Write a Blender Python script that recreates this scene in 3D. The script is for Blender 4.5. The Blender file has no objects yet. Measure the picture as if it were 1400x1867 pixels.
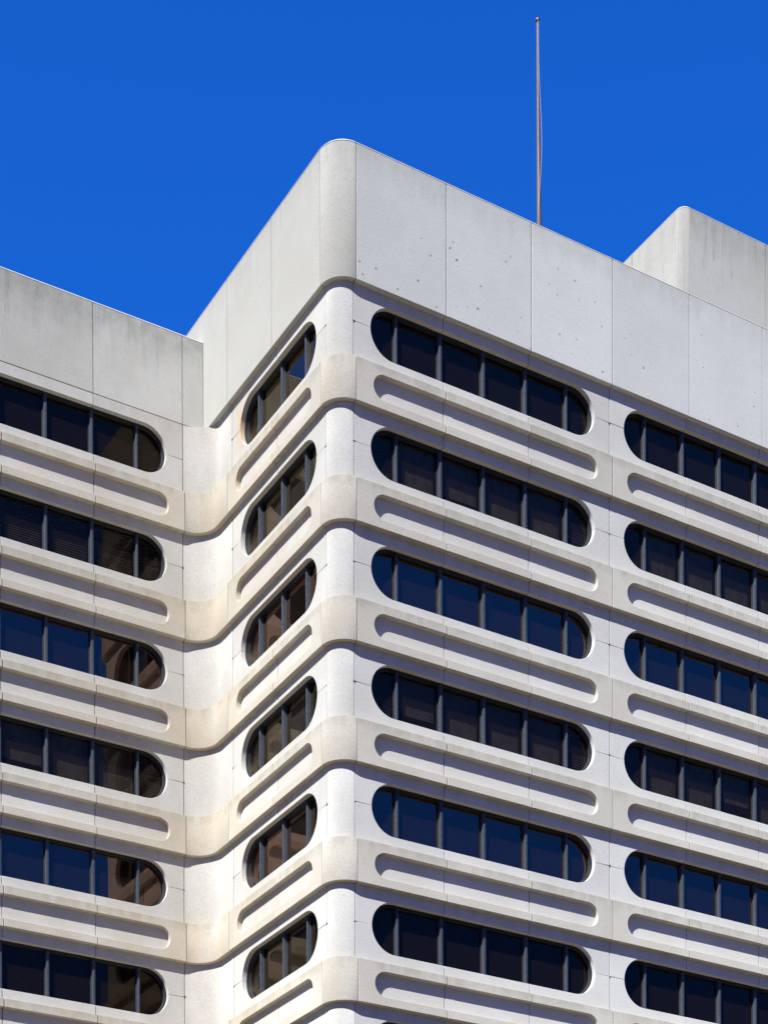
import bpy, bmesh, math, random
from mathutils import Vector, Matrix
random.seed(7)
PI = math.pi
SC = bpy.context.scene
COL = SC.collection

# ------------------------------------------------------------------ sizes (metres)
H = 3.6            # storey height
W = 3.198          # width of one precast unit
D = 0.181          # how far ledges and parapet stand out from the wall
A = 0.617          # convex corner: wall radius and distance to the first joint
CW = 0.954         # concave corner: wall radius
CF = 1.805         # concave corner: end of the corner piece on the short face
L = A + 2 * W + CF # where the left wing's wall plane stands
ZT = 4.036         # parapet top
ZL = 3.003         # parapet top of the left wing
ZJ = 0.049         # joint under the left wing's parapet
ZM = -1.133        # middle of the top window row
RW = 0.80          # window half height
MG = 0.596         # joint to window end
LB = 1.315         # ledge height
SLC, SLR = 0.652, 0.382   # slot centre above ledge bottom, slot half height
SMG = 0.60
G = 0.0125          # half joint
GLASS = -0.30
GROUND = -43.0

# ------------------------------------------------------------------ material helpers
def new_mat(name):
    m = bpy.data.materials.new(name); m.use_nodes = True
    nt = m.node_tree
    for n in list(nt.nodes): nt.nodes.remove(n)
    out = nt.nodes.new('ShaderNodeOutputMaterial')
    return m, nt, out
def nd(nt, t, **kw):
    n = nt.nodes.new(t)
    for k, v in kw.items():
        if k.startswith('i_'):
            key = k[2:]
            n.inputs[int(key) if key.isdigit() else key].default_value = v
        else: setattr(n, k, v)
    return n
def math_(nt, op, a, b=None, clamp=False):
    n = nt.nodes.new('ShaderNodeMath'); n.operation = op; n.use_clamp = clamp
    for i, v in enumerate((a, b)):
        if v is None: continue
        if hasattr(v, 'is_output') or hasattr(v, 'links'): nt.links.new(v, n.inputs[i])
        else: n.inputs[i].default_value = v
    return n.outputs[0]
def smooth(nt, v, lo, hi, a=0.0, b=1.0):
    n = nt.nodes.new('ShaderNodeMapRange'); n.interpolation_type = 'SMOOTHSTEP'
    nt.links.new(v, n.inputs[0])
    n.inputs[1].default_value = lo; n.inputs[2].default_value = hi
    n.inputs[3].default_value = a; n.inputs[4].default_value = b
    return n.outputs[0]
def mixc(nt, fac, c1, c2, mode='MIX'):
    n = nt.nodes.new('ShaderNodeMix'); n.data_type = 'RGBA'; n.blend_type = mode
    for s, v in ((n.inputs[0], fac), (n.inputs[6], c1), (n.inputs[7], c2)):
        if hasattr(v, 'links'): nt.links.new(v, s)
        elif isinstance(v, (int, float)): s.default_value = v
        else: s.default_value = (*v, 1)
    return n.outputs[2]
def noise(nt, vec, scale, detail=3, rough=.55, mapscale=None):
    if mapscale:
        mp = nt.nodes.new('ShaderNodeMapping'); mp.inputs['Scale'].default_value = mapscale
        nt.links.new(vec, mp.inputs['Vector']); vec = mp.outputs[0]
    n = nt.nodes.new('ShaderNodeTexNoise')
    n.inputs['Scale'].default_value = scale; n.inputs['Detail'].default_value = detail
    n.inputs['Roughness'].default_value = rough
    nt.links.new(vec, n.inputs['Vector'])
    return n.outputs['Fac']

def concrete(name, base, stain, kind):
    """kind: wall / ledge / parapet / pitted / penthouse"""
    m, nt, out = new_mat(name)
    geo = nd(nt, 'ShaderNodeNewGeometry'); P = geo.outputs['Position']
    sep = nd(nt, 'ShaderNodeSeparateXYZ'); nt.links.new(P, sep.inputs[0])
    X, Y, Z = sep.outputs
    big = noise(nt, P, .55, 3)
    med = noise(nt, P, 2.6, 5, .6)
    grit = noise(nt, P, 22, 3, .75)
    fine = noise(nt, P, 60, 1, .5)
    streak = noise(nt, P, 3.2, 4, .6, (1, 1, .10))
    mot = .965 if kind in ('pitted', 'parapet') else .93
    c = mixc(nt, smooth(nt, big, .35, .65), base, tuple(v * t for v, t in zip(base, (mot, mot - .005, mot - .02))))
    c = mixc(nt, smooth(nt, med, .50, .72, 0, .18 if kind in ('pitted', 'parapet') else .40), c, tuple(v * t for v, t in zip(base, (.90, .87, .81))))
    # coarse exposed grit
    g1 = smooth(nt, grit, .36, .64, .905, 1.065)
    c = mixc(nt, 1.0, c, mixc(nt, 1.0, (0, 0, 0), (1, 1, 1)), 'MULTIPLY') if False else c
    vm = nd(nt, 'ShaderNodeVectorMath', operation='SCALE'); nt.links.new(c, vm.inputs[0]); nt.links.new(g1, vm.inputs['Scale']); c = vm.outputs[0]
    g2 = smooth(nt, fine, .36, .64, .93, 1.05)
    vm = nd(nt, 'ShaderNodeVectorMath', operation='SCALE'); nt.links.new(c, vm.inputs[0]); nt.links.new(g2, vm.inputs['Scale']); c = vm.outputs[0]
    # the storey-relative height: 0 at a ledge's lower edge, 3.6 below the next one
    zf = math_(nt, 'MODULO', math_(nt, 'ADD', Z, 72.0 + 0.0), H)
    if kind == 'ledge':
        # lichen and soot in the top hand's breadth of every ledge
        d = smooth(nt, math_(nt, 'ADD', zf, math_(nt, 'MULTIPLY', math_(nt, 'SUBTRACT', med, .5), .5)), LB - .42, LB - .02)
        d = math_(nt, 'MULTIPLY', d, smooth(nt, streak, .35, .62, .15, 1))
        c = mixc(nt, math_(nt, 'MULTIPLY', d, .42), c, stain)
        blot = smooth(nt, noise(nt, P, 1.3, 5, .7, (1, 1, .45)), .52, .70, 0, .28)
        c = mixc(nt, blot, c, tuple(v * t for v, t in zip(base, (.88, .83, .74))))
    if kind == 'wall':
        # darker streaks under the ledges; warm bounce from ledge tops painted below the sills
        d = smooth(nt, zf, H - .45, H - .02)
        d = math_(nt, 'MULTIPLY', d, smooth(nt, streak, .42, .66, 0, .22))
        c = mixc(nt, d, c, stain)
        s = math_(nt, 'MULTIPLY', smooth(nt, zf, LB + .45, LB), smooth(nt, med, .35, .6, .1, .5))
        c = mixc(nt, s, c, tuple(v * t for v, t in zip(base, (1.0, .93, .86))))
        # one rust run beside the top window of the short face, by the inner corner
        dist = nd(nt, 'ShaderNodeVectorMath', operation='DISTANCE')
        mp = nd(nt, 'ShaderNodeMapping'); mp.inputs['Scale'].default_value = (1, 2.6, .55)
        nt.links.new(P, mp.inputs[0]); nt.links.new(mp.outputs[0], dist.inputs[0])
        dist.inputs[1].default_value = (0, 6.42 * 2.6, -1.05 * .55)
        r = smooth(nt, math_(nt, 'ADD', dist.outputs['Value'], math_(nt, 'MULTIPLY', math_(nt, 'SUBTRACT', med, .5), .8)), .66, .10, 0, .55)
        c = mixc(nt, r, c, (.62, .40, .19))
    if kind in ('parapet', 'pitted', 'penthouse', 'wingparapet'):
        top = {'penthouse': 10.85, 'wingparapet': ZL}.get(kind, ZT)
        hgt = {'penthouse': 1.5, 'wingparapet': 1.5}.get(kind, .95)
        amt = {'penthouse': .4, 'wingparapet': .6}.get(kind, .30)
        zz = math_(nt, 'ADD', Z, math_(nt, 'MULTIPLY', math_(nt, 'SUBTRACT', streak, .5), 1.6))
        d = smooth(nt, zz, top - hgt, top + .05)
        d = math_(nt, 'MULTIPLY', d, smooth(nt, med, .30, .62, .45, 1))
        c = mixc(nt, math_(nt, 'MULTIPLY', d, amt), c, stain)
    if kind in ('penthouse', 'wingparapet', 'parapet'):
        drip = noise(nt, P, 5.5, 3, .7, (1, 1, .045))
        dm = smooth(nt, math_(nt, 'ADD', Z, math_(nt, 'MULTIPLY', math_(nt, 'SUBTRACT', noise(nt, P, 2.2, 1), .5), 4.0)), top - 2.4, top)
        c = mixc(nt, math_(nt, 'MULTIPLY', math_(nt, 'MULTIPLY', dm, smooth(nt, drip, .50, .66)), {'penthouse': .55, 'parapet': .18}.get(kind, .3)), c, (.20, .21, .22))
    if kind == 'pitted':
        vo = nd(nt, 'ShaderNodeTexVoronoi', i_Scale=2.7); nt.links.new(P, vo.inputs['Vector'])
        vo.inputs['Randomness'].default_value = 1
        wn = nd(nt, 'ShaderNodeSeparateColor'); nt.links.new(vo.outputs['Color'], wn.inputs[0])
        patch = smooth(nt, noise(nt, P, .5, 2), .34, .44)
        patch = math_(nt, 'MULTIPLY', patch, smooth(nt, Z, 3.3, 2.6))
        keep = math_(nt, 'MULTIPLY', math_(nt, 'GREATER_THAN', wn.outputs[0], .22), patch)
        jag = math_(nt, 'ADD', vo.outputs['Distance'], math_(nt, 'MULTIPLY', math_(nt, 'SUBTRACT', noise(nt, P, 25, 2), .5), .16))
        rad = math_(nt, 'MULTIPLY', math_(nt, 'POWER', wn.outputs[1], 3.0), .16)
        rad = math_(nt, 'ADD', rad, .08)
        spot = math_(nt, 'MULTIPLY', math_(nt, 'LESS_THAN', jag, rad), keep)
        c = mixc(nt, math_(nt, 'MULTIPLY', spot, smooth(nt, wn.outputs[2], 0, 1, .35, .9)), c, (.15, .13, .12))
    if kind in ('wall', 'ledge'):  # tan staining round the inner corner; wall tint darkened to paint out bounce light
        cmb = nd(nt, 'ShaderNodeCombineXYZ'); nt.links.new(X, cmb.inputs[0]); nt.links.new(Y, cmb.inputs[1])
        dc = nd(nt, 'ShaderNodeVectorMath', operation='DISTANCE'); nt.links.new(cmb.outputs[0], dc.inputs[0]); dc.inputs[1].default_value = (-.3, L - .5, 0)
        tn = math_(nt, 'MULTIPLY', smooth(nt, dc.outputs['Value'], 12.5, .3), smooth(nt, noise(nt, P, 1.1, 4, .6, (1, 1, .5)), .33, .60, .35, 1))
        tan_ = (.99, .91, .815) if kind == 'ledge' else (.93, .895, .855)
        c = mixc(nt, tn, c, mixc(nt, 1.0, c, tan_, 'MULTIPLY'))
    # each cast unit differs a little
    oi = nd(nt, 'ShaderNodeObjectInfo')
    rv = smooth(nt, oi.outputs['Random'], 0, 1, .955, 1.03)
    vm = nd(nt, 'ShaderNodeVectorMath', operation='SCALE'); nt.links.new(c, vm.inputs[0]); nt.links.new(rv, vm.inputs['Scale']); c = vm.outputs[0]
    b = nd(nt, 'ShaderNodeBsdfPrincipled')
    nt.links.new(c, b.inputs['Base Color'])
    b.inputs['Roughness'].default_value = .88; b.inputs['Diffuse Roughness'].default_value = 1.0; b.inputs['Specular IOR Level'].default_value = .3
    bump = nd(nt, 'ShaderNodeBump', i_Strength=.35, i_Distance=.012)
    hsum = math_(nt, 'ADD', math_(nt, 'MULTIPLY', grit, 1.0), math_(nt, 'MULTIPLY', med, 1.2))
    nt.links.new(hsum, bump.inputs['Height']); nt.links.new(bump.outputs[0], b.inputs['Normal'])
    nt.links.new(b.outputs[0], out.inputs[0])
    return m

def simple(name, col, rough=.6, metal=0, spec=.5, nscale=None, namp=.15):
    m, nt, out = new_mat(name)
    b = nd(nt, 'ShaderNodeBsdfPrincipled')
    geo = nd(nt, 'ShaderNodeNewGeometry')
    f = noise(nt, geo.outputs['Position'], nscale or 9, 4, .6)
    c = mixc(nt, smooth(nt, f, .3, .7), tuple(v * (1 - namp) for v in col), tuple(min(1, v * (1 + namp)) for v in col))
    nt.links.new(c, b.inputs['Base Color'])
    b.inputs['Roughness'].default_value = rough; b.inputs['Metallic'].default_value = metal
    b.inputs['Specular IOR Level'].default_value = spec
    nt.links.new(b.outputs[0], out.inputs[0])
    return m

def glass_mat(name, refl, tint, trans):
    m, nt, out = new_mat(name)
    gl = nd(nt, 'ShaderNodeBsdfGlossy'); gl.inputs['Color'].default_value = (*tint, 1); gl.inputs['Roughness'].default_value = 0.004
    tr = nd(nt, 'ShaderNodeBsdfTransparent'); tr.inputs['Color'].default_value = (*trans, 1)
    lw = nd(nt, 'ShaderNodeLayerWeight', i_Blend=.5)
    # fresnel-like: base reflectance rising at grazing angles
    f = math_(nt, 'ADD', math_(nt, 'MULTIPLY', math_(nt, 'POWER', lw.outputs['Facing'], 4.0), 1.35), refl, True)
    mx = nd(nt, 'ShaderNodeMixShader')
    nt.links.new(f, mx.inputs[0]); nt.links.new(tr.outputs[0], mx.inputs[1]); nt.links.new(gl.outputs[0], mx.inputs[2])
    # faint waviness of real panes
    geo = nd(nt, 'ShaderNodeNewGeometry')
    bump = nd(nt, 'ShaderNodeBump', i_Strength=.05, i_Distance=.02)
    nt.links.new(noise(nt, geo.outputs['Position'], .8, 1), bump.inputs['Height'])
    nt.links.new(bump.outputs[0], gl.inputs['Normal'])
    du = nd(nt, 'ShaderNodeBsdfDiffuse'); du.inputs['Color'].default_value = (.0042, .0026, .0020, 1)   # dust film
    ad = nd(nt, 'ShaderNodeAddShader'); nt.links.new(mx.outputs[0], ad.inputs[0]); nt.links.new(du.outputs[0], ad.inputs[1])
    nt.links.new(ad.outputs[0], out.inputs[0])
    return m

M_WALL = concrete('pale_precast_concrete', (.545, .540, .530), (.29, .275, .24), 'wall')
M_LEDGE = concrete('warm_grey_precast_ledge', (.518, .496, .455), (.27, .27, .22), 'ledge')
M_PARA = concrete('smooth_parapet_concrete', (.46, .452, .425), (.31, .30, .27), 'parapet')
M_PIT = concrete('pitted_parapet_concrete', (.565, .575, .572), (.31, .32, .30), 'pitted')
M_WPAR = concrete('weathered_parapet_concrete', (.51, .50, .475), (.235, .245, .225), 'wingparapet')
M_PENT = concrete('stained_penthouse_concrete', (.46, .455, .435), (.21, .23, .22), 'penthouse')
M_CHAMFER = simple('added_chamfer_concrete', (.44, .435, .415), .8, nscale=6, namp=.08)
M_SEAL = simple('joint_sealant', (.028, .024, .021), .9, nscale=20, namp=.4)
M_FRAME = simple('dark_window_aluminium', (.022, .024, .030), .5, 0, .25)
M_MULL = simple('blue_grey_mullion_aluminium', (.038, .045, .062), .55, 0, .2, nscale=14, namp=.22)
M_BLIND = simple('brown_grey_blind', (.088, .082, .076), .8, nscale=3, namp=.25)
M_ROOM = simple('dark_room_lining', (.05, .05, .052), .9)
M_ROOF = simple('grey_roof_membrane', (.30, .29, .28), .9, nscale=2)
M_GL_CLEAR = glass_mat('blue_mirror_glass', .120, (1.0, .70, .58), (.30, .29, .28))
M_GL_DARK = glass_mat('dark_tinted_glass', .024, (1.0, .84, .62), (.22, .21, .20))
M_GL_BLIND = glass_mat('grey_glass_before_blinds', .022, (1.0, .86, .64), (.40, .38, .36))
M_STEEL = simple('weathered_pole_steel', (.085, .062, .062), .6, .2, nscale=30, namp=.45)
M_BALL = simple('dull_brass_ball', (.10, .085, .07), .35, .6)
M_ROPE = simple('grey_halyard_rope', (.20, .17, .18), .9, nscale=60)
M_BOUNCE_PAVE = simple('brown_bounce_paving', (.058, .036, .009), .9, nscale=1.5)  # unseen ground; this brown was chosen for its bounce onto the soffits
M_ROAD = simple('asphalt', (.055, .054, .052), .9, nscale=4)
M_LINE = simple('road_paint', (.75, .74, .70), .7)
M_KERB = simple('granite_kerb', (.34, .32, .30), .85)

# ------------------------------------------------------------------ mesh helpers
class MB:
    """collects prisms and sweeps in building space and links them as one mesh"""
    def __init__(s): s.v = []; s.f = []; s.m = []; s.mats = []
    def mi(s, mat):
        if mat not in s.mats: s.mats.append(mat)
        return s.mats.index(mat)
    def add(s, verts, faces, mat):
        o = len(s.v); k = s.mi(mat)
        s.v += [tuple(p) for p in verts]
        for f in faces: s.f.append([o + i for i in f]); s.m.append(k)
    def merge(s, other, off=(0, 0, 0)):
        for mat in other.mats: s.mi(mat)
        o = len(s.v)
        s.v += [(p[0] + off[0], p[1] + off[1], p[2] + off[2]) for p in other.v]
        for f, k in zip(other.f, other.m): s.f.append([o + i for i in f]); s.m.append(s.mats.index(other.mats[k]))
    def mesh(s, name):
        me = bpy.data.meshes.new(name)
        me.from_pydata(s.v, [], s.f)
        for mt in s.mats: me.materials.append(mt)
        for p, k in zip(me.polygons, s.m): p.material_index = k
        bm = bmesh.new(); bm.from_mesh(me)
        bmesh.ops.recalc_face_normals(bm, faces=bm.faces)
        for f in bm.faces: f.smooth = True
        for e in bm.edges:
            if len(e.link_faces) != 2 or e.calc_face_angle(3.2) > math.radians(24): e.smooth = False
        bm.to_mesh(me); bm.free()
        return me
    def build(s, name, parent=None, loc=None):
        return link(name, s.mesh(name), parent, loc)
def link(name, me, parent=None, loc=None):
    o = bpy.data.objects.new(name, me); COL.objects.link(o)
    if parent: o.parent = parent
    if loc: o.location = loc
    return o

def inset(poly, d):
    """mitred inset of a counter-clockwise polygon"""
    n = len(poly); res = []
    for i in range(n):
        a, b, c = Vector(poly[i - 1]), Vector(poly[i]), Vector(poly[(i + 1) % n])
        e1 = (b - a).normalized(); e2 = (c - b).normalized()
        n1 = Vector((-e1.y, e1.x)); n2 = Vector((-e2.y, e2.x))
        m = n1 + n2
        k = max(.25, m.length_squared / 2)
        res.append(tuple(b + m * (d / k / 1.0) * 1.0))
    return res
def ccw(poly):
    s = sum(poly[i - 1][0] * poly[i][1] - poly[i][0] * poly[i - 1][1] for i in range(len(poly)))
    return poly if s > 0 else poly[::-1]

def plate(mb, place, poly, n0, n1, mat, bev=.010, back=False):
    """extrude a (s,z) outline from depth n0 to n1 with a softened front arris; place(s,n,z)->xyz"""
    poly = ccw(poly); n = len(poly)
    rings = [(poly, n0), (poly, n1 - bev), (inset(poly, bev * .35), n1 - bev * .35), (inset(poly, bev), n1)]
    vs = [place(p[0], nn, p[1]) for ring, nn in rings for p in ring]
    fs = []
    for r in range(3):
        for i in range(n):
            j = (i + 1) % n
            fs.append([r * n + i, r * n + j, (r + 1) * n + j, (r + 1) * n + i])
    fs.append([3 * n + i for i in range(n)])
    if back: fs.append([i for i in range(n)][::-1])
    mb.add(vs, fs, mat)

def sweep(mb, path, prof, mat, caps=True):
    """sweep a closed (n,z) profile along path [(point, outward normal)]"""
    k = len(prof); vs = []; fs = []
    for p, nv in path:
        for n_, z in prof: vs.append((p[0] + nv[0] * n_, p[1] + nv[1] * n_, z))
    for i in range(len(path) - 1):
        for j in range(k):
            jj = (j + 1) % k
            fs.append([i * k + j, i * k + jj, (i + 1) * k + jj, (i + 1) * k + j])
    if caps:
        fs.append(list(range(k))[::-1]); fs.append([(len(path) - 1) * k + j for j in range(k)])
    mb.add(vs, fs, mat)
def box_prof(n0, n1, z0, z1, b=.010):
    return [(n0, z0), (n1 - b, z0), (n1 - b * .3, z0 + b * .3), (n1, z0 + b), (n1, z1 - b), (n1 - b * .3, z1 - b * .3), (n1 - b, z1), (n0, z1)]
def box(mb, x0, x1, y0, y1, z0, z1, mat):
    v = [(x, y, z) for z in (z0, z1) for y in (y0, y1) for x in (x0, x1)]
    mb.add(v, [[0, 2, 3, 1], [4, 5, 7, 6], [0, 1, 5, 4], [1, 3, 7, 5], [3, 2, 6, 7], [2, 0, 4, 6]], mat)

def arc(cx, cz, r, a0, a1, n=14):
    return [(cx + r * math.cos(math.radians(a0 + (a1 - a0) * i / n)), cz + r * math.sin(math.radians(a0 + (a1 - a0) * i / n))) for i in range(n + 1)]

# ------------------------------------------------------------------ the three facade frames: (s, n, z) -> world
def P_right(s, n, z): return (A + s, -n, z)
def P_face(s, n, z): return (-n, A + s, z)
def P_wing(s, n, z): return (-CW - s, L - n, z)

# ------------------------------------------------------------------ one precast unit, between two mid-window joints
def unit(place, kind, top=None):
    """kind L / M / R by which window ends it carries; top: only the strip above the first window, cut at that z"""
    mb = MB()
    g = G; w = W
    zt = ZM + H if top is None else None      # ledge bottom at z=0, window above centred ZM+H, window below ZM
    mir = kind == 'R'
    X = (lambda p: [(w - a, b) for a, b in p]) if mir else (lambda p: p)
    zb = ZM
    if kind == 'M':
        hi = (ZM + H - RW) if top is None else top - g
        poly = [(g, hi), (g, zb + RW), (w - g, zb + RW), (w - g, hi)]
    else:
        c = MG + RW
        lower = [(w - g, zb + RW)] + arc(c, zb, RW, 90, 180) + [(g, zb + .5 * g)]
        if top is None:
            z2 = ZM + H
            upper = [(g, z2 - .5 * g)] + arc(c, z2, RW, 180, 270) + [(w - g, z2 - RW)]
        else: upper = [(g, top - g), (w - g, top - g)]
        poly = X(upper + lower)
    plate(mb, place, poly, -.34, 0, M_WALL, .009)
    # sealant set back in the joint on the far side
    z_hi = (ZM + H - (RW if kind != 'R' else 0)) if top is None else top
    z_lo = ZM + (RW if kind != 'R' else 0)
    plate(mb, place, [(w - .012, z_lo + .01), (w + .012, z_lo + .01), (w + .012, z_hi - .01), (w - .012, z_hi - .01)], -.12, -.065, M_SEAL, .001)
    if kind != 'M':
        plate(mb, place, X([(.0, zb - .010), (MG - .01, zb - .010), (MG - .01, zb + .010), (.0, zb + .010)]), -.10, -.035, M_SEAL, .001)
    if top is None:
        zt_, zs0, zs1 = LB, SLC - SLR, SLC + SLR
        n0 = -.03
        if kind == 'M':
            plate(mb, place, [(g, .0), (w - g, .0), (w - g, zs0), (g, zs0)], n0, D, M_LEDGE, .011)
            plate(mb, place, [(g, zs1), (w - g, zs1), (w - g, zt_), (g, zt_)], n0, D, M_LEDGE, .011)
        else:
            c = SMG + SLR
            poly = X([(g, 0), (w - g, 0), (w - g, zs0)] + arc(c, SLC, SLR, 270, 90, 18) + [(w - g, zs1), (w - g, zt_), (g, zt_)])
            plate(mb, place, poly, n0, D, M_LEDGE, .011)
        segs = [(.006, zs0 - .01), (zs1 + .01, zt_ - .01)] if kind != 'R' else [(.006, zt_ - .01)]
        for z0, z1 in segs:
            plate(mb, place, [(w - .012, z0), (w + .012, z0), (w + .012, z1), (w - .012, z1)], .02, D - .045, M_SEAL, .001)
    return mb

def stadium(s0, s1, zc, r, n=16):
    return arc(s0 + r, zc, r, 90, 270, n) + arc(s1 - r, zc, r, 270, 450, n)

def clip(poly, s, keep_right):
    out = []; n = len(poly)
    for i in range(n):
        a, b = poly[i], poly[(i + 1) % n]
        ina = (a[0] >= s) == keep_right or a[0] == s; inb = (b[0] >= s) == keep_right or b[0] == s
        if ina: out.append(a)
        if ina != inb:
            t = (s - a[0]) / (b[0] - a[0]); out.append((s, a[1] + (b[1] - a[1]) * t))
    return out

def window_meshes(place, nunit, blinds, glass, rnd, slats=False):
    """frame, list of mullions, pane sheet, blind (or None); window centred on z = ZM"""
    s0, s1 = MG, nunit * W - MG
    fr = MB()
    o = ccw(stadium(s0 - .02, s1 + .02, ZM, RW + .02)); i_ = ccw(stadium(s0 + .042, s1 - .042, ZM, RW - .042))
    n = len(o)
    vs = [place(p[0], nn, p[1]) for ring, nn in ((o, -.345), (o, -.160), (i_, -.160), (i_, -.345)) for p in ring]
    fr.add(vs, [[r * n + i, r * n + (i + 1) % n, ((r + 1) % 4) * n + (i + 1) % n, ((r + 1) % 4) * n + i] for r in range(4) for i in range(n)], M_FRAME)
    # thin glazing bead inside it
    i2 = ccw(stadium(s0 + .068, s1 - .068, ZM, RW - .068)); i1 = ccw(stadium(s0 + .041, s1 - .041, ZM, RW - .041))
    vs = [place(p[0], nn, p[1]) for ring, nn in ((i1, -.31), (i1, -.268), (i2, -.275), (i2, -.31)) for p in ring]
    fr.add(vs, [[r * n + i, r * n + (i + 1) % n, ((r + 1) % 4) * n + (i + 1) % n, ((r + 1) % 4) * n + i] for r in range(4) for i in range(n)], M_FRAME)
    cuts = [W / 2 * k for k in range(1, nunit * 2)]
    muls = []
    for k, s in enumerate(cuts):
        mb = MB()
        end = k in (0, len(cuts) - 1)
        hw = .038 if end else .048
        r = RW - .02
        if s - s0 < r: hh = math.sqrt(max(0, r * r - (s0 + RW - s) ** 2))
        elif s1 - s < r: hh = math.sqrt(max(0, r * r - (s - (s1 - RW)) ** 2))
        else: hh = r
        hh -= .01
        plate(mb, place, [(s - hw, ZM - hh), (s + hw, ZM - hh), (s + hw, ZM + hh), (s - hw, ZM + hh)], -.32, -.166, M_MULL, .006)
        # cover strip down the middle and the pane stops at both sides
        plate(mb, place, [(s - .012, ZM - hh + .01), (s + .012, ZM - hh + .01), (s + .012, ZM + hh - .01), (s - .012, ZM + hh - .01)], -.17, -.158, M_MULL, .003)
        for t in (-1, 1):
            a, b = s + t * (hw - .004), s + t * (hw + .030)
            a, b = min(a, b), max(a, b)
            plate(mb, place, [(a, ZM - hh + .03), (b, ZM - hh + .03), (b, ZM + hh - .03), (a, ZM + hh - .03)], -.32, -.262, M_FRAME, .004)
        muls.append(mb)
    pn = MB(); full = stadium(s0, s1, ZM, RW)
    edges = [s0 - .1] + cuts + [s1 + .1]
    for a, b in zip(edges[:-1], edges[1:]):
        p = clip(clip(full, a + .002, True), b - .002, False)
        m0 = (a + b) / 2; k1 = rnd.uniform(-.0022, .0022); k2 = rnd.uniform(-.0022, .0022)
        p = ccw(p)
        pn.add([place(q[0], GLASS + k1 * (q[0] - m0) + k2 * (q[1] - ZM), q[1]) for q in p], [list(range(len(p)))], glass)
    bl = None
    if blinds:
        bl = MB()
        for a, b in zip(edges[:-1], edges[1:]):
            a_, b_ = max(a, s0) + .10, min(b, s1) - .10
            ends = a < s0 or b > s1
            drop = 2 * RW if ends or rnd.random() < .75 else RW * rnd.uniform(1.2, 1.8)
            if ends or slats:      # level slats behind the rounded ends
                z = ZM + RW
                while z > ZM - RW:
                    bl.add([place(a_, -.425, z), place(b_, -.425, z), place(b_, -.375, z - .066), place(a_, -.375, z - .066)], [[0, 1, 2, 3]], M_BLIND)
                    z -= .078
            else:         # upright strips behind the straight panes
                q = a_
                tilt = rnd.uniform(.0, .008)
                while q < b_ - .2:
                    e = min(q + .34, b_)
                    bl.add([place(q, -.40, ZM + RW), place(e - .002, -.40 - tilt, ZM + RW), place(e - .002, -.40 - tilt, ZM + RW - drop), place(q, -.40, ZM + RW - drop)], [[0, 1, 2, 3]], M_BLIND)
                    q = e
            for q in (a_ + .14, b_ - .14):
                bl.add([place(q - .008, -.38, ZM + RW), place(q + .008, -.38, ZM + RW), place(q + .008, -.38, ZM + RW - drop), place(q - .008, -.38, ZM + RW - drop)], [[0, 1, 2, 3]], M_BLIND)
    return fr, muls, pn, bl

# ------------------------------------------------------------------ the building
B = bpy.data.objects.new('office_building', None); COL.objects.link(B)
B.location = (0, 0, 0)
B['label'] = 'pale concrete office block with rounded corners, stadium-shaped windows and projecting ledges'
B['category'] = 'building'

ROWS_SHOWN = 6      # units 1..6 are separate parts; lower storeys continue as one part
ROWS_ALL = 11
faces = {'right': (P_right, 3, 3, 3), 'face': (P_face, 2, 1, 0), 'wing': (P_wing, 3, 1, 1)}  # place, units a bay, bays in view, extra bays
kinds = {3: 'LMR', 2: 'LR'}
lower = MB(); side = MB()
axis = {'right': (1, 0), 'face': (0, 1), 'wing': (-1, 0)}
faces_bays = {'right': (2, 2), 'face': (1, 0), 'wing': (1, 2)}
for nm, (pl, nu, _, _) in faces.items():
    ax = axis[nm]; shown, extra = faces_bays[nm]
    proto = {}
    for kd in kinds[nu]:
        mb = unit(pl, kd)
        me = mb.mesh('wall_panel')
        topz = ZJ if nm == 'wing' else .30
        mt = unit(pl, kd, top=topz)
        proto[kd] = (mb, me, mt, mt.mesh('wall_panel'))
    for bay in range(shown + extra):
        for j, kd in enumerate(kinds[nu]):
            off = (bay * nu + j) * W; ox, oy = ax[0] * off, ax[1] * off
            mb, me, mt, met = proto[kd]
            vis = bay < shown
            jn = random.Random(bay * 100 + j * 7 + len(nm))
            jit = lambda: jn.uniform(-.0035, .0035)
            if vis: link('wall_panel', met, B, (ox + jit(), oy + jit(), 0))
            else: side.merge(mt, (ox, oy, 0))
            for k in range(1, ROWS_ALL + 1):
                o_ = (ox, oy, -H * k)
                if k > ROWS_SHOWN: lower.merge(mb, o_)
                elif vis: link('wall_panel', me, B, (ox + jit(), oy + jit(), -H * k + jit()))
                else: side.merge(mb, o_)
        # windows
        off = bay * nu * W; ox, oy = ax[0] * off, ax[1] * off
        for k in range(0, ROWS_ALL + 1):
            rnd = random.Random(hash((nm, bay, k)) if False else len(nm) * 1000 + bay * 50 + k)
            blinds = k in (1, 3)
            glass = M_GL_BLIND if blinds else (M_GL_CLEAR if k in (2, 4) else M_GL_DARK)
            fr, muls, pn, bl = window_meshes(pl, nu, blinds and bay < shown, glass, rnd, nm == 'wing' and k == 1)
            z = -H * k
            if k < ROWS_SHOWN + 0 and bay < shown:
                wdw = fr.build('window', B, (ox, oy, z))
                for mm in muls: mm.build('mullion', wdw)
                pn.build('glass_pane', wdw)
                if bl: bl.build('blind', wdw)
            else:
                t = lower if k >= ROWS_SHOWN else side
                for mm in [fr, pn] + muls: t.merge(mm, (ox, oy, z))

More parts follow.
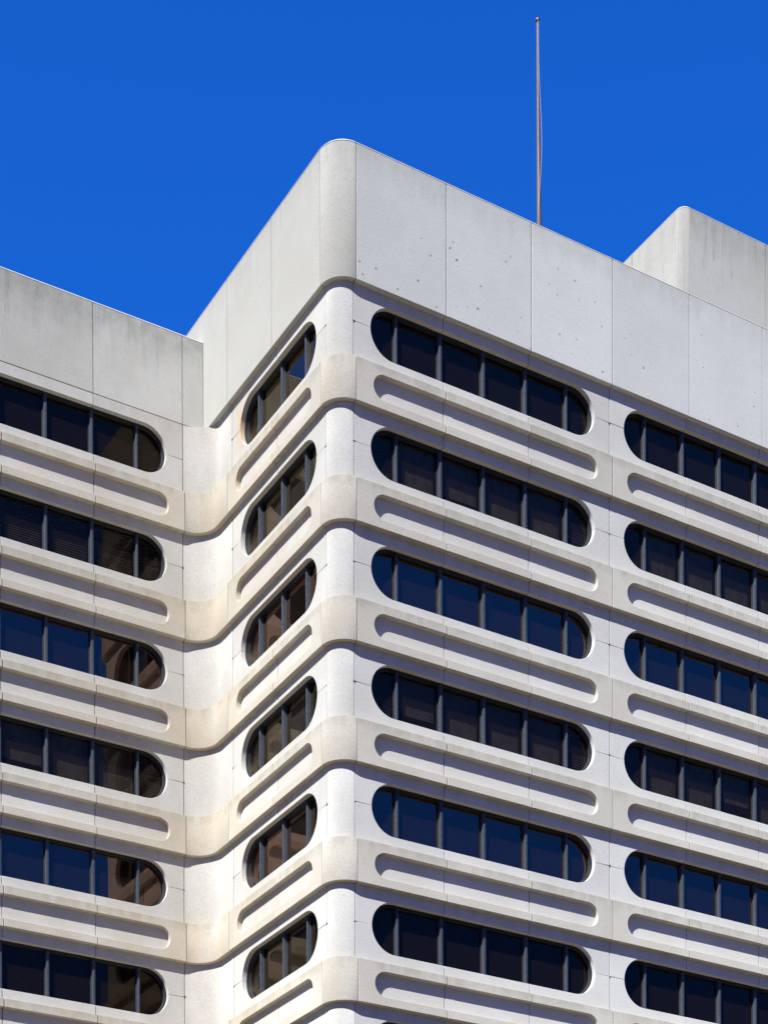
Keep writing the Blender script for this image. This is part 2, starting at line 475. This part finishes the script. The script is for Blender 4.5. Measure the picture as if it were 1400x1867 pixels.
# convex corner, one cast piece a storey
def convex(n_arc=28, trim=0.0, a=A):
    return [((a, a), 180 + 90 * i / n_arc) for i in range(n_arc + 1)]
def convex_path(r, a=A, c=None, gap=G):
    """points at radius r round (a,a); returned with n measured from the wall plane"""
    c = c or (a, a); out = []
    da = math.degrees(gap / r)
    for i in range(33):
        t = math.radians(180 + da + (90 - 2 * da) * i / 32)
        nv = (math.cos(t), math.sin(t))
        out.append(((c[0] + nv[0] * a, c[1] + nv[1] * a), nv))
    return out
def concave_path(gap=G):
    out = []
    c = (-CW, L - CW)
    r = CW
    da = math.degrees(gap / r)
    for i in range(29):
        t = math.radians(90 - da - (90 - da) * i / 28)
        d = (math.cos(t), math.sin(t))
        out.append(((c[0] + d[0] * r, c[1] + d[1] * r), (-d[0], -d[1])))
    # straight piece back to the short face's joint
    y_end = L - CF + gap
    for i in range(1, 3): out.append(((0, L - CW + (y_end - L + CW) * i / 2), (-1, 0)))
    return out
cvx = convex_path(A)
ccv = concave_path()
def corner_unit(path, ztop, ledge=True):
    mb = MB()
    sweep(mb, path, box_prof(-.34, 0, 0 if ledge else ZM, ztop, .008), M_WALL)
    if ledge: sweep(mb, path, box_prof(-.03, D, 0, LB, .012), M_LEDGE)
    return mb
mv = corner_unit(cvx, H - .004); mc = corner_unit(ccv, H - .004)
mev, mec = mv.mesh('corner_panel'), mc.mesh('corner_panel')
mc1 = corner_unit(ccv, H + ZJ - G)
mv1 = corner_unit(cvx, H + .30)
me1, mev1 = mc1.mesh('corner_panel'), mv1.mesh('corner_panel')
for k in range(1, ROWS_ALL + 1):
    if k > ROWS_SHOWN:
        lower.merge(mv, (0, 0, -H * k)); lower.merge(mc, (0, 0, -H * k))
    else:
        link('corner_panel', mev1 if k == 1 else mev, B, (0, 0, -H * k)); link('corner_panel', me1 if k == 1 else mec, B, (0, 0, -H * k))
# sealant behind the corner joints
for (x, y, nx, ny) in ((A, 0, 0, -1), (0, A, -1, 0), (-CW, L, 0, -1), (0, L - CF, -1, 0)):
    sl = MB()
    for k in range(0, ROWS_ALL + 1):
        z0, z1 = -H * k + ZM - H + LB + .02 - ZM, -H * k - .002
        def pl(s, n, z, x=x, y=y, nx=nx, ny=ny): return (x + (s if nx == 0 else 0) + nx * n, y + (s if ny == 0 else 0) + ny * n, z)
        plate(sl, pl, [(-.012, z0 - LB), (.012, z0 - LB), (.012, z1), (-.012, z1)], -.12, -.065, M_SEAL, .001)
        plate(sl, pl, [(-.012, -H * (k + 1) + .006), (.012, -H * (k + 1) + .006), (.012, -H * (k + 1) + LB - .01), (-.012, -H * (k + 1) + LB - .01)], .02, D - .036, M_SEAL, .001)
    sl.build('joint_sealant', B)
# smears of sealant where the level joints meet the upright ones
sm = MB(); rnd = random.Random(3)
for k in range(0, ROWS_SHOWN):
    z = ZM - H * k
    for pl, s, sg in ((P_right, 0, 1), (P_right, 3 * W, 1), (P_face, 0, 1), (P_face, 2 * W, -1), (P_wing, 0, 1), (P_right, 6 * W, 1)):
        for q in range(3):
            a = s + rnd.uniform(-.03, .03); b = z + rnd.uniform(-.025, .03)
            r1 = rnd.uniform(.012, .03)
            if rnd.random() < .75:
                pts = [(a + r1 * rnd.uniform(.5, 1.7) * math.cos(t), b + r1 * rnd.uniform(.4, 1.0) * math.sin(t)) for t in [i * PI / 4 for i in range(8)]]
                plate(sm, pl, pts, -.02, .004 + q * .001, M_SEAL, .001)
sm.build('sealant_smear', B)
lower.build('lower_facade', B)
side.build('side_facade', B)

XW_ = -CW - 9 * W
# ------------------------------------------------------------------ parapets
def para_panel(place, s0, s1, z0, z1, mat, n0, n1, name='parapet_panel', g=G, bev=.010):
    mb = MB()
    plate(mb, place, [(s0 + g, z0), (s1 - g, z0), (s1 - g, z1), (s0 + g, z1)], n0, n1, mat, bev)
    plate(mb, place, [(s1 - .012, z0 + .012), (s1 + .012, z0 + .012), (s1 + .012, z1 - .012), (s1 - .012, z1 - .012)], n1 - .20, n1 - .022, M_SEAL, .001)
    return mb.build(name, B)
rv = random.Random(5)
for i in range(12): para_panel(P_right, i * W, (i + 1) * W, 0, ZT + rv.uniform(-.006, .006), M_PIT, -.16, D)
for i in range(4):
    s0 = i * W; s1 = (i + 1) * W
    para_panel(P_face, s0, s1, 0, ZT + rv.uniform(-.006, .006), M_PARA, -.16, D)
mb = MB(); sweep(mb, cvx, box_prof(-.16, D, 0, ZT, .012), M_PARA); mb.build('parapet_corner', B)
for i in range(9): para_panel(P_wing, i * W, (i + 1) * W, ZJ + G, ZL + rv.uniform(-.004, .004), M_WPAR, -.34, 0)
mb = MB(); plate(mb, P_wing, [(-(CW - D) + .010, ZJ + G), (-G, ZJ + G), (-G, ZL), (-(CW - D) + .010, ZL)], -.34, 0, M_WPAR, .010)
plate(mb, P_wing, [(-.012, ZJ + .02), (.012, ZJ + .02), (.012, ZL - .02), (-.012, ZL - .02)], -.20, -.022, M_SEAL, .001)
mb.build('parapet_panel', B)
def chamfer_prof(n0, n1, z): return [(n0, z + .002), (n1 - .004, z + .002), (n1 + .004, z + .008), (n1 + .004, z + .022), (n1 - .032, z + .058), (n0, z + .058)]  # added slanted strip that catches the sun as the parapet's bright edge
pts_r = [((A + G + i * 2.0, 0), (0, -1)) for i in range(20)]
pts_l = [((0, 20.0 - i * 1.0), (-1, 0)) for i in range(20)]
mb = MB(); sweep(mb, pts_l + cvx + pts_r, chamfer_prof(-.17, D, ZT + .008), M_CHAMFER); mb.build('added_chamfer', B)
mb = MB(); sweep(mb, [((XW_ + i * 2.0, L), (0, -1)) for i in range(15)] + [((-D - .012, L), (0, -1))], chamfer_prof(-.34, 0, ZL + .006), M_CHAMFER); mb.build('added_chamfer', B)
# sealant behind the level joint under the wing's parapet and behind the parapet's end
mb = MB(); plate(mb, P_wing, [(-CW + D + .02, ZJ - .012), (9 * W, ZJ - .012), (9 * W, ZJ + .012), (-CW + D + .02, ZJ + .012)], -.20, -.028, M_SEAL, .001)
plate(mb, P_right, [(-.012, .02), (.012, .02), (.012, ZT - .02), (-.012, ZT - .02)], -.05, D - .022, M_SEAL, .001)
plate(mb, P_face, [(-.012, .02), (.012, .02), (.012, ZT - .02), (-.012, ZT - .02)], -.05, D - .022, M_SEAL, .001)
mb.build('parapet_sealant', B)

# ------------------------------------------------------------------ inner fabric: floors, dark rooms, roofs
XR = A + 12 * W; XW = -CW - 9 * W; YB = L + 26
ins = MB()
z_bot = GROUND
# solid core behind the rooms, set back from the glass, and slabs that close each storey
for k in range(0, ROWS_ALL + 1):
    zk = -H * k
    z0, z1 = (zk - H * .0 + ZM - RW - .30), (zk + ZM + RW + .25)
core_ins = 2.2
box(ins, core_ins, XR - .4, core_ins, YB - .4, z_bot, .2, M_ROOM)
box(ins, XW + .4, core_ins - .004, L + core_ins, YB - .404, z_bot, .1, M_ROOM)
for k in range(0, ROWS_ALL + 1):
    zc = -H * k
    zs = [(zc + ZM + RW + .12, zc + ZM + RW + .26)]
    for z0, z1 in zs:
        z0 -= 0
        box(ins, .352, XR - .41, .352, core_ins + .1, z0, z1, M_ROOM)
        box(ins, .352, core_ins + .1, core_ins + .104, YB - .41, z0 + .003, z1 - .003, M_ROOM)
        box(ins, XW + .41, .348, L + .352, L + core_ins + .1, z0, z1, M_ROOM)
# end and back walls
box(ins, XR - .4, XR, .36, YB, z_bot, ZT - .5, M_WALL)
box(ins, XW, XW + .4, L + .36, YB, z_bot, ZL - .5, M_WALL)
box(ins, XW + .404, XR - .404, YB - .4, YB - .004, z_bot, ZL - .5, M_WALL)
ins.build('inner_core', B)
rf = MB()
box(rf, .165, XR - .405, .165, YB - .41, 3.0, 3.2, M_ROOF)
box(rf, XW + .3, -.0, L + .345, YB - .41, 1.8, 2.0, M_ROOF)
rf.build('roof', B)

# base storey down to the ground
bs = MB()
zb0 = -H * ROWS_ALL + ZM
box(bs, A, XR, .02, .34, GROUND, zb0 - .01, M_WALL)
box(bs, .02, .34, A, L - CF, GROUND, zb0 - .01, M_WALL)
box(bs, XW, -CW, L + .02, L + .34, GROUND, zb0 - .01, M_WALL)
sweep(bs, convex_path(A, gap=.001), box_prof(-.32, -.02, GROUND, -H * ROWS_ALL - .004), M_WALL)
sweep(bs, concave_path(.001), box_prof(-.32, -.02, GROUND, -H * ROWS_ALL - .004), M_WALL)
bs.build('base_wall', B)

# ------------------------------------------------------------------ set-back top storey
PX, PY, PZ, PR = 16.53, 4.0, 10.86, .35
ph = bpy.data.objects.new('penthouse', None); COL.objects.link(ph); ph.parent = B; ph.location = (0, 0, 0)
def P_ph_r(s, n, z): return (PX + PR + s, PY - n, z)
def P_ph_l(s, n, z): return (PX - n, PY + PR + s, z)
pw = 3.6
for i in range(6):
    mb = MB(); plate(mb, P_ph_r, [(i * pw + G, 3.2), ((i + 1) * pw - G, 3.2), ((i + 1) * pw - G, PZ), (i * pw + G, PZ)], -.3, 0, M_PENT, .012)
    plate(mb, P_ph_r, [(i * pw - .012, 3.2), (i * pw + .012, 3.2), (i * pw + .012, PZ - .02), (i * pw - .012, PZ - .02)], -.2, -.022, M_SEAL, .001)
    mb.build('wall_panel', ph)
pl_w = 2.56
for i in range(4):
    mb = MB(); plate(mb, P_ph_l, [(i * pl_w + G, 3.2), ((i + 1) * pl_w - G, 3.2), ((i + 1) * pl_w - G, PZ), (i * pl_w + G, PZ)], -.3, 0, M_PARA, .012)
    plate(mb, P_ph_l, [((i + 1) * pl_w - .012, 3.2), ((i + 1) * pl_w + .012, 3.2), ((i + 1) * pl_w + .012, PZ - .02), ((i + 1) * pl_w - .012, PZ - .02)], -.2, -.022, M_SEAL, .001)
    mb.build('wall_panel', ph)
path = []
for i in range(17):
    t = math.radians(180 + 90 * i / 16); nv = (math.cos(t), math.sin(t))
    path.append(((PX + PR + nv[0] * PR, PY + PR + nv[1] * PR), nv))
mb = MB(); sweep(mb, path, box_prof(-.3, 0, 3.2, PZ, .012), M_PARA); mb.build('corner_panel', ph)
mb = MB(); sweep(mb, [((PX, PY + PR + 10.2 - i * 1.0), (-1, 0)) for i in range(10)] + path + [((PX + PR + .5 + i * 2.0, PY), (0, -1)) for i in range(11)], chamfer_prof(-.3, 0, PZ + .002), M_CHAMFER); mb.build('added_chamfer', ph)
mb = MB(); box(mb, PX + .31, PX + PR + 6 * pw, PY + .31, PY + PR + 4 * pl_w, 3.2, PZ - .3, M_ROOF); mb.build('roof', ph)

# ------------------------------------------------------------------ flagpole on the roof
def tube(mb, pts, rads, mat, n=14):
    vs = []; fs = []
    for i, p in enumerate(pts):
        p = Vector(p)
        d = (Vector(pts[min(i + 1, len(pts) - 1)]) - Vector(pts[max(i - 1, 0)])).normalized()
        u = d.cross(Vector((.3, 1, .1))).normalized(); v = d.cross(u)
        for j in range(n):
            t = 2 * PI * j / n
            vs.append(p + (u * math.cos(t) + v * math.sin(t)) * rads[i])
    for i in range(len(pts) - 1):
        for j in range(n):
            fs.append([i * n + j, i * n + (j + 1) % n, (i + 1) * n + (j + 1) % n, (i + 1) * n + j])
    fs.append(list(range(n))); fs.append([(len(pts) - 1) * n + j for j in range(n)])
    mb.add(vs, fs, mat)
FP = bpy.data.objects.new('flagpole', None); COL.objects.link(FP); FP.location = (9.58, 3.0, 3.2)
FP['label'] = 'tall thin weathered steel flagpole without a flag, standing on the flat roof behind the parapet'
FP['category'] = 'flagpole'
HP = 10.47
mb = MB()
zs = [0, .05, .3, .32, 2, 4, 6, 8, HP]
tube(mb, [(-.082 * z / HP, 0, z) for z in zs], [.16, .16, .13, .092, .088, .078, .066, .052, .038], M_STEEL)
mb.build('shaft', FP)
mb = MB()
bp = []
for i in range(9):
    t = -PI / 2 + PI * i / 8
    bp.append((-.082, 0, HP + .07 + .085 * math.sin(t)))
tube(mb, [bp[0]] + bp[1:-1] + [bp[-1]], [max(.004, .085 * math.cos(-PI / 2 + PI * i / 8)) for i in range(9)], M_BALL)
mb.build('finial_ball', FP)
mb = MB()
pts = []
r_ = random.Random(2)
for i in range(60):
    z = .6 + (HP - .62) * i / 59
    u = i / 59
    off = .075 * math.cos(u * 9.0 + .5) * (1 - .45 * u)
    pts.append((-.082 * z / HP + off, -.095 - .02 * math.sin(u * 14), z))
tube(mb, pts, [.011] * 60, M_ROPE, 6)
mb.build('halyard', FP)
mb = MB(); box(mb, -.03, .03, -.14, -.08, .9, 1.1, M_STEEL); mb.build('cleat', FP)

# ------------------------------------------------------------------ ground: plaza, road, kerb
def sheet(name, x0, x1, y0, y1, z, mat):
    mb = MB(); mb.add([(x0, y0, z), (x1, y0, z), (x1, y1, z), (x0, y1, z)], [[0, 1, 2, 3]], mat)
    o = mb.build(name); o['kind'] = 'structure'; return o
sheet('unseen_ground', -3000, 3000, -3000, 3000, GROUND - .16, M_BOUNCE_PAVE)
def slab(name, x0, x1, y0, y1, z0, z1, mat):
    mb = MB(); box(mb, x0, x1, y0, y1, z0, z1, mat); o = mb.build(name); o['kind'] = 'structure'; return o
slab('unseen_pavement', -90, 110, -38, 60, GROUND - .15, GROUND, M_BOUNCE_PAVE)
slab('kerb', -90, 110, -38.16, -38.002, GROUND - .152, GROUND - .004, M_KERB)
sheet('road', -600, 600, -48, -38.164, GROUND - .156, M_ROAD)
for i in range(24):
    pass
mb = MB()
for i in range(60): mb.add([(-180 + i * 6, -43.08, GROUND - .152), (-177 + i * 6, -43.08, GROUND - .152), (-177 + i * 6, -42.93, GROUND - .152), (-180 + i * 6, -42.93, GROUND - .152)], [[0, 1, 2, 3]], M_LINE)
o = mb.build('road_markings'); o['kind'] = 'structure'

# ------------------------------------------------------------------ light
SUN_AZ = math.radians(240.0); SUN_EL = math.radians(46.6)
sd = Vector((math.sin(SUN_AZ) * math.cos(SUN_EL), math.cos(SUN_AZ) * math.cos(SUN_EL), math.sin(SUN_EL)))
ld = bpy.data.lights.new('sun', 'SUN'); ld.energy = 4.7; ld.angle = math.radians(.5); ld.color = (1, 1.0, .925)
lo = bpy.data.objects.new('sun', ld); COL.objects.link(lo)
lo.rotation_euler = sd.to_track_quat('Z', 'Y').to_euler(); lo.location = (-60, -40, 60)
w = bpy.data.worlds.new('World'); SC.world = w; w.use_nodes = True
nt = w.node_tree
for n in list(nt.nodes): nt.nodes.remove(n)
sky = nt.nodes.new('ShaderNodeTexSky'); sky.sky_type = 'NISHITA'; sky.sun_disc = False
sky.sun_elevation = SUN_EL; sky.sun_rotation = SUN_AZ
sky.altitude = 100; sky.air_density = 1.0; sky.dust_density = .2; sky.ozone_density = 3.0
bg = nt.nodes.new('ShaderNodeBackground'); bg.inputs['Strength'].default_value = .12
wo = nt.nodes.new('ShaderNodeOutputWorld')
SKY_TINT = (.038, .290, .79)
mx = mixc(nt, 1.0, sky.outputs[0], SKY_TINT, 'MULTIPLY')
cap = nt.nodes.new('ShaderNodeVectorMath'); cap.operation = 'MINIMUM'   # the filtered sky stays evenly deep towards the sun too
nt.links.new(mx, cap.inputs[0]); cap.inputs[1].default_value = (.036, .46, 2.5)
nt.links.new(cap.outputs[0], bg.inputs[0]); nt.links.new(bg.outputs[0], wo.inputs[0])

# ------------------------------------------------------------------ camera
yaw, pitch, roll = 0.5334969856654478, -0.011178359667409838, -0.002526055543729322
F = Vector((math.sin(yaw), math.cos(yaw), 0)); R = Vector((math.cos(yaw), -math.sin(yaw), 0)); U = Vector((0, 0, 1))
F2 = F * math.cos(pitch) + U * math.sin(pitch); U2 = U * math.cos(pitch) - F * math.sin(pitch)
c_, s_ = math.cos(roll), math.sin(roll)
R3 = R * c_ + U2 * s_; U3 = U2 * c_ - R * s_
cd = bpy.data.cameras.new('camera'); cam = bpy.data.objects.new('camera', cd); COL.objects.link(cam)
m = Matrix.Identity(4)
for i in range(3): m[i][0] = R3[i]; m[i][1] = U3[i]; m[i][2] = -F2[i]
m[0][3], m[1][3], m[2][3] = -28.461203510187172, -50.836135194425225, -41.18700206867406
cam.matrix_world = m
cd.sensor_fit = 'HORIZONTAL'; cd.sensor_width = 36; cd.lens = 3522.8375662871586 / 1400 * 36
cd.shift_x = 0; cd.shift_y = (3051.3035256382827 - 933.5) / 1400
cd.clip_start = .1; cd.clip_end = 8000
SC.camera = cam
SC.view_settings.view_transform = 'Standard'; SC.view_settings.look = 'None'
SC.view_settings.exposure = 1.32; SC.view_settings.gamma = 1
SC.cycles.max_bounces = 8; SC.cycles.transparent_max_bounces = 8
SC.cycles.use_denoising = True
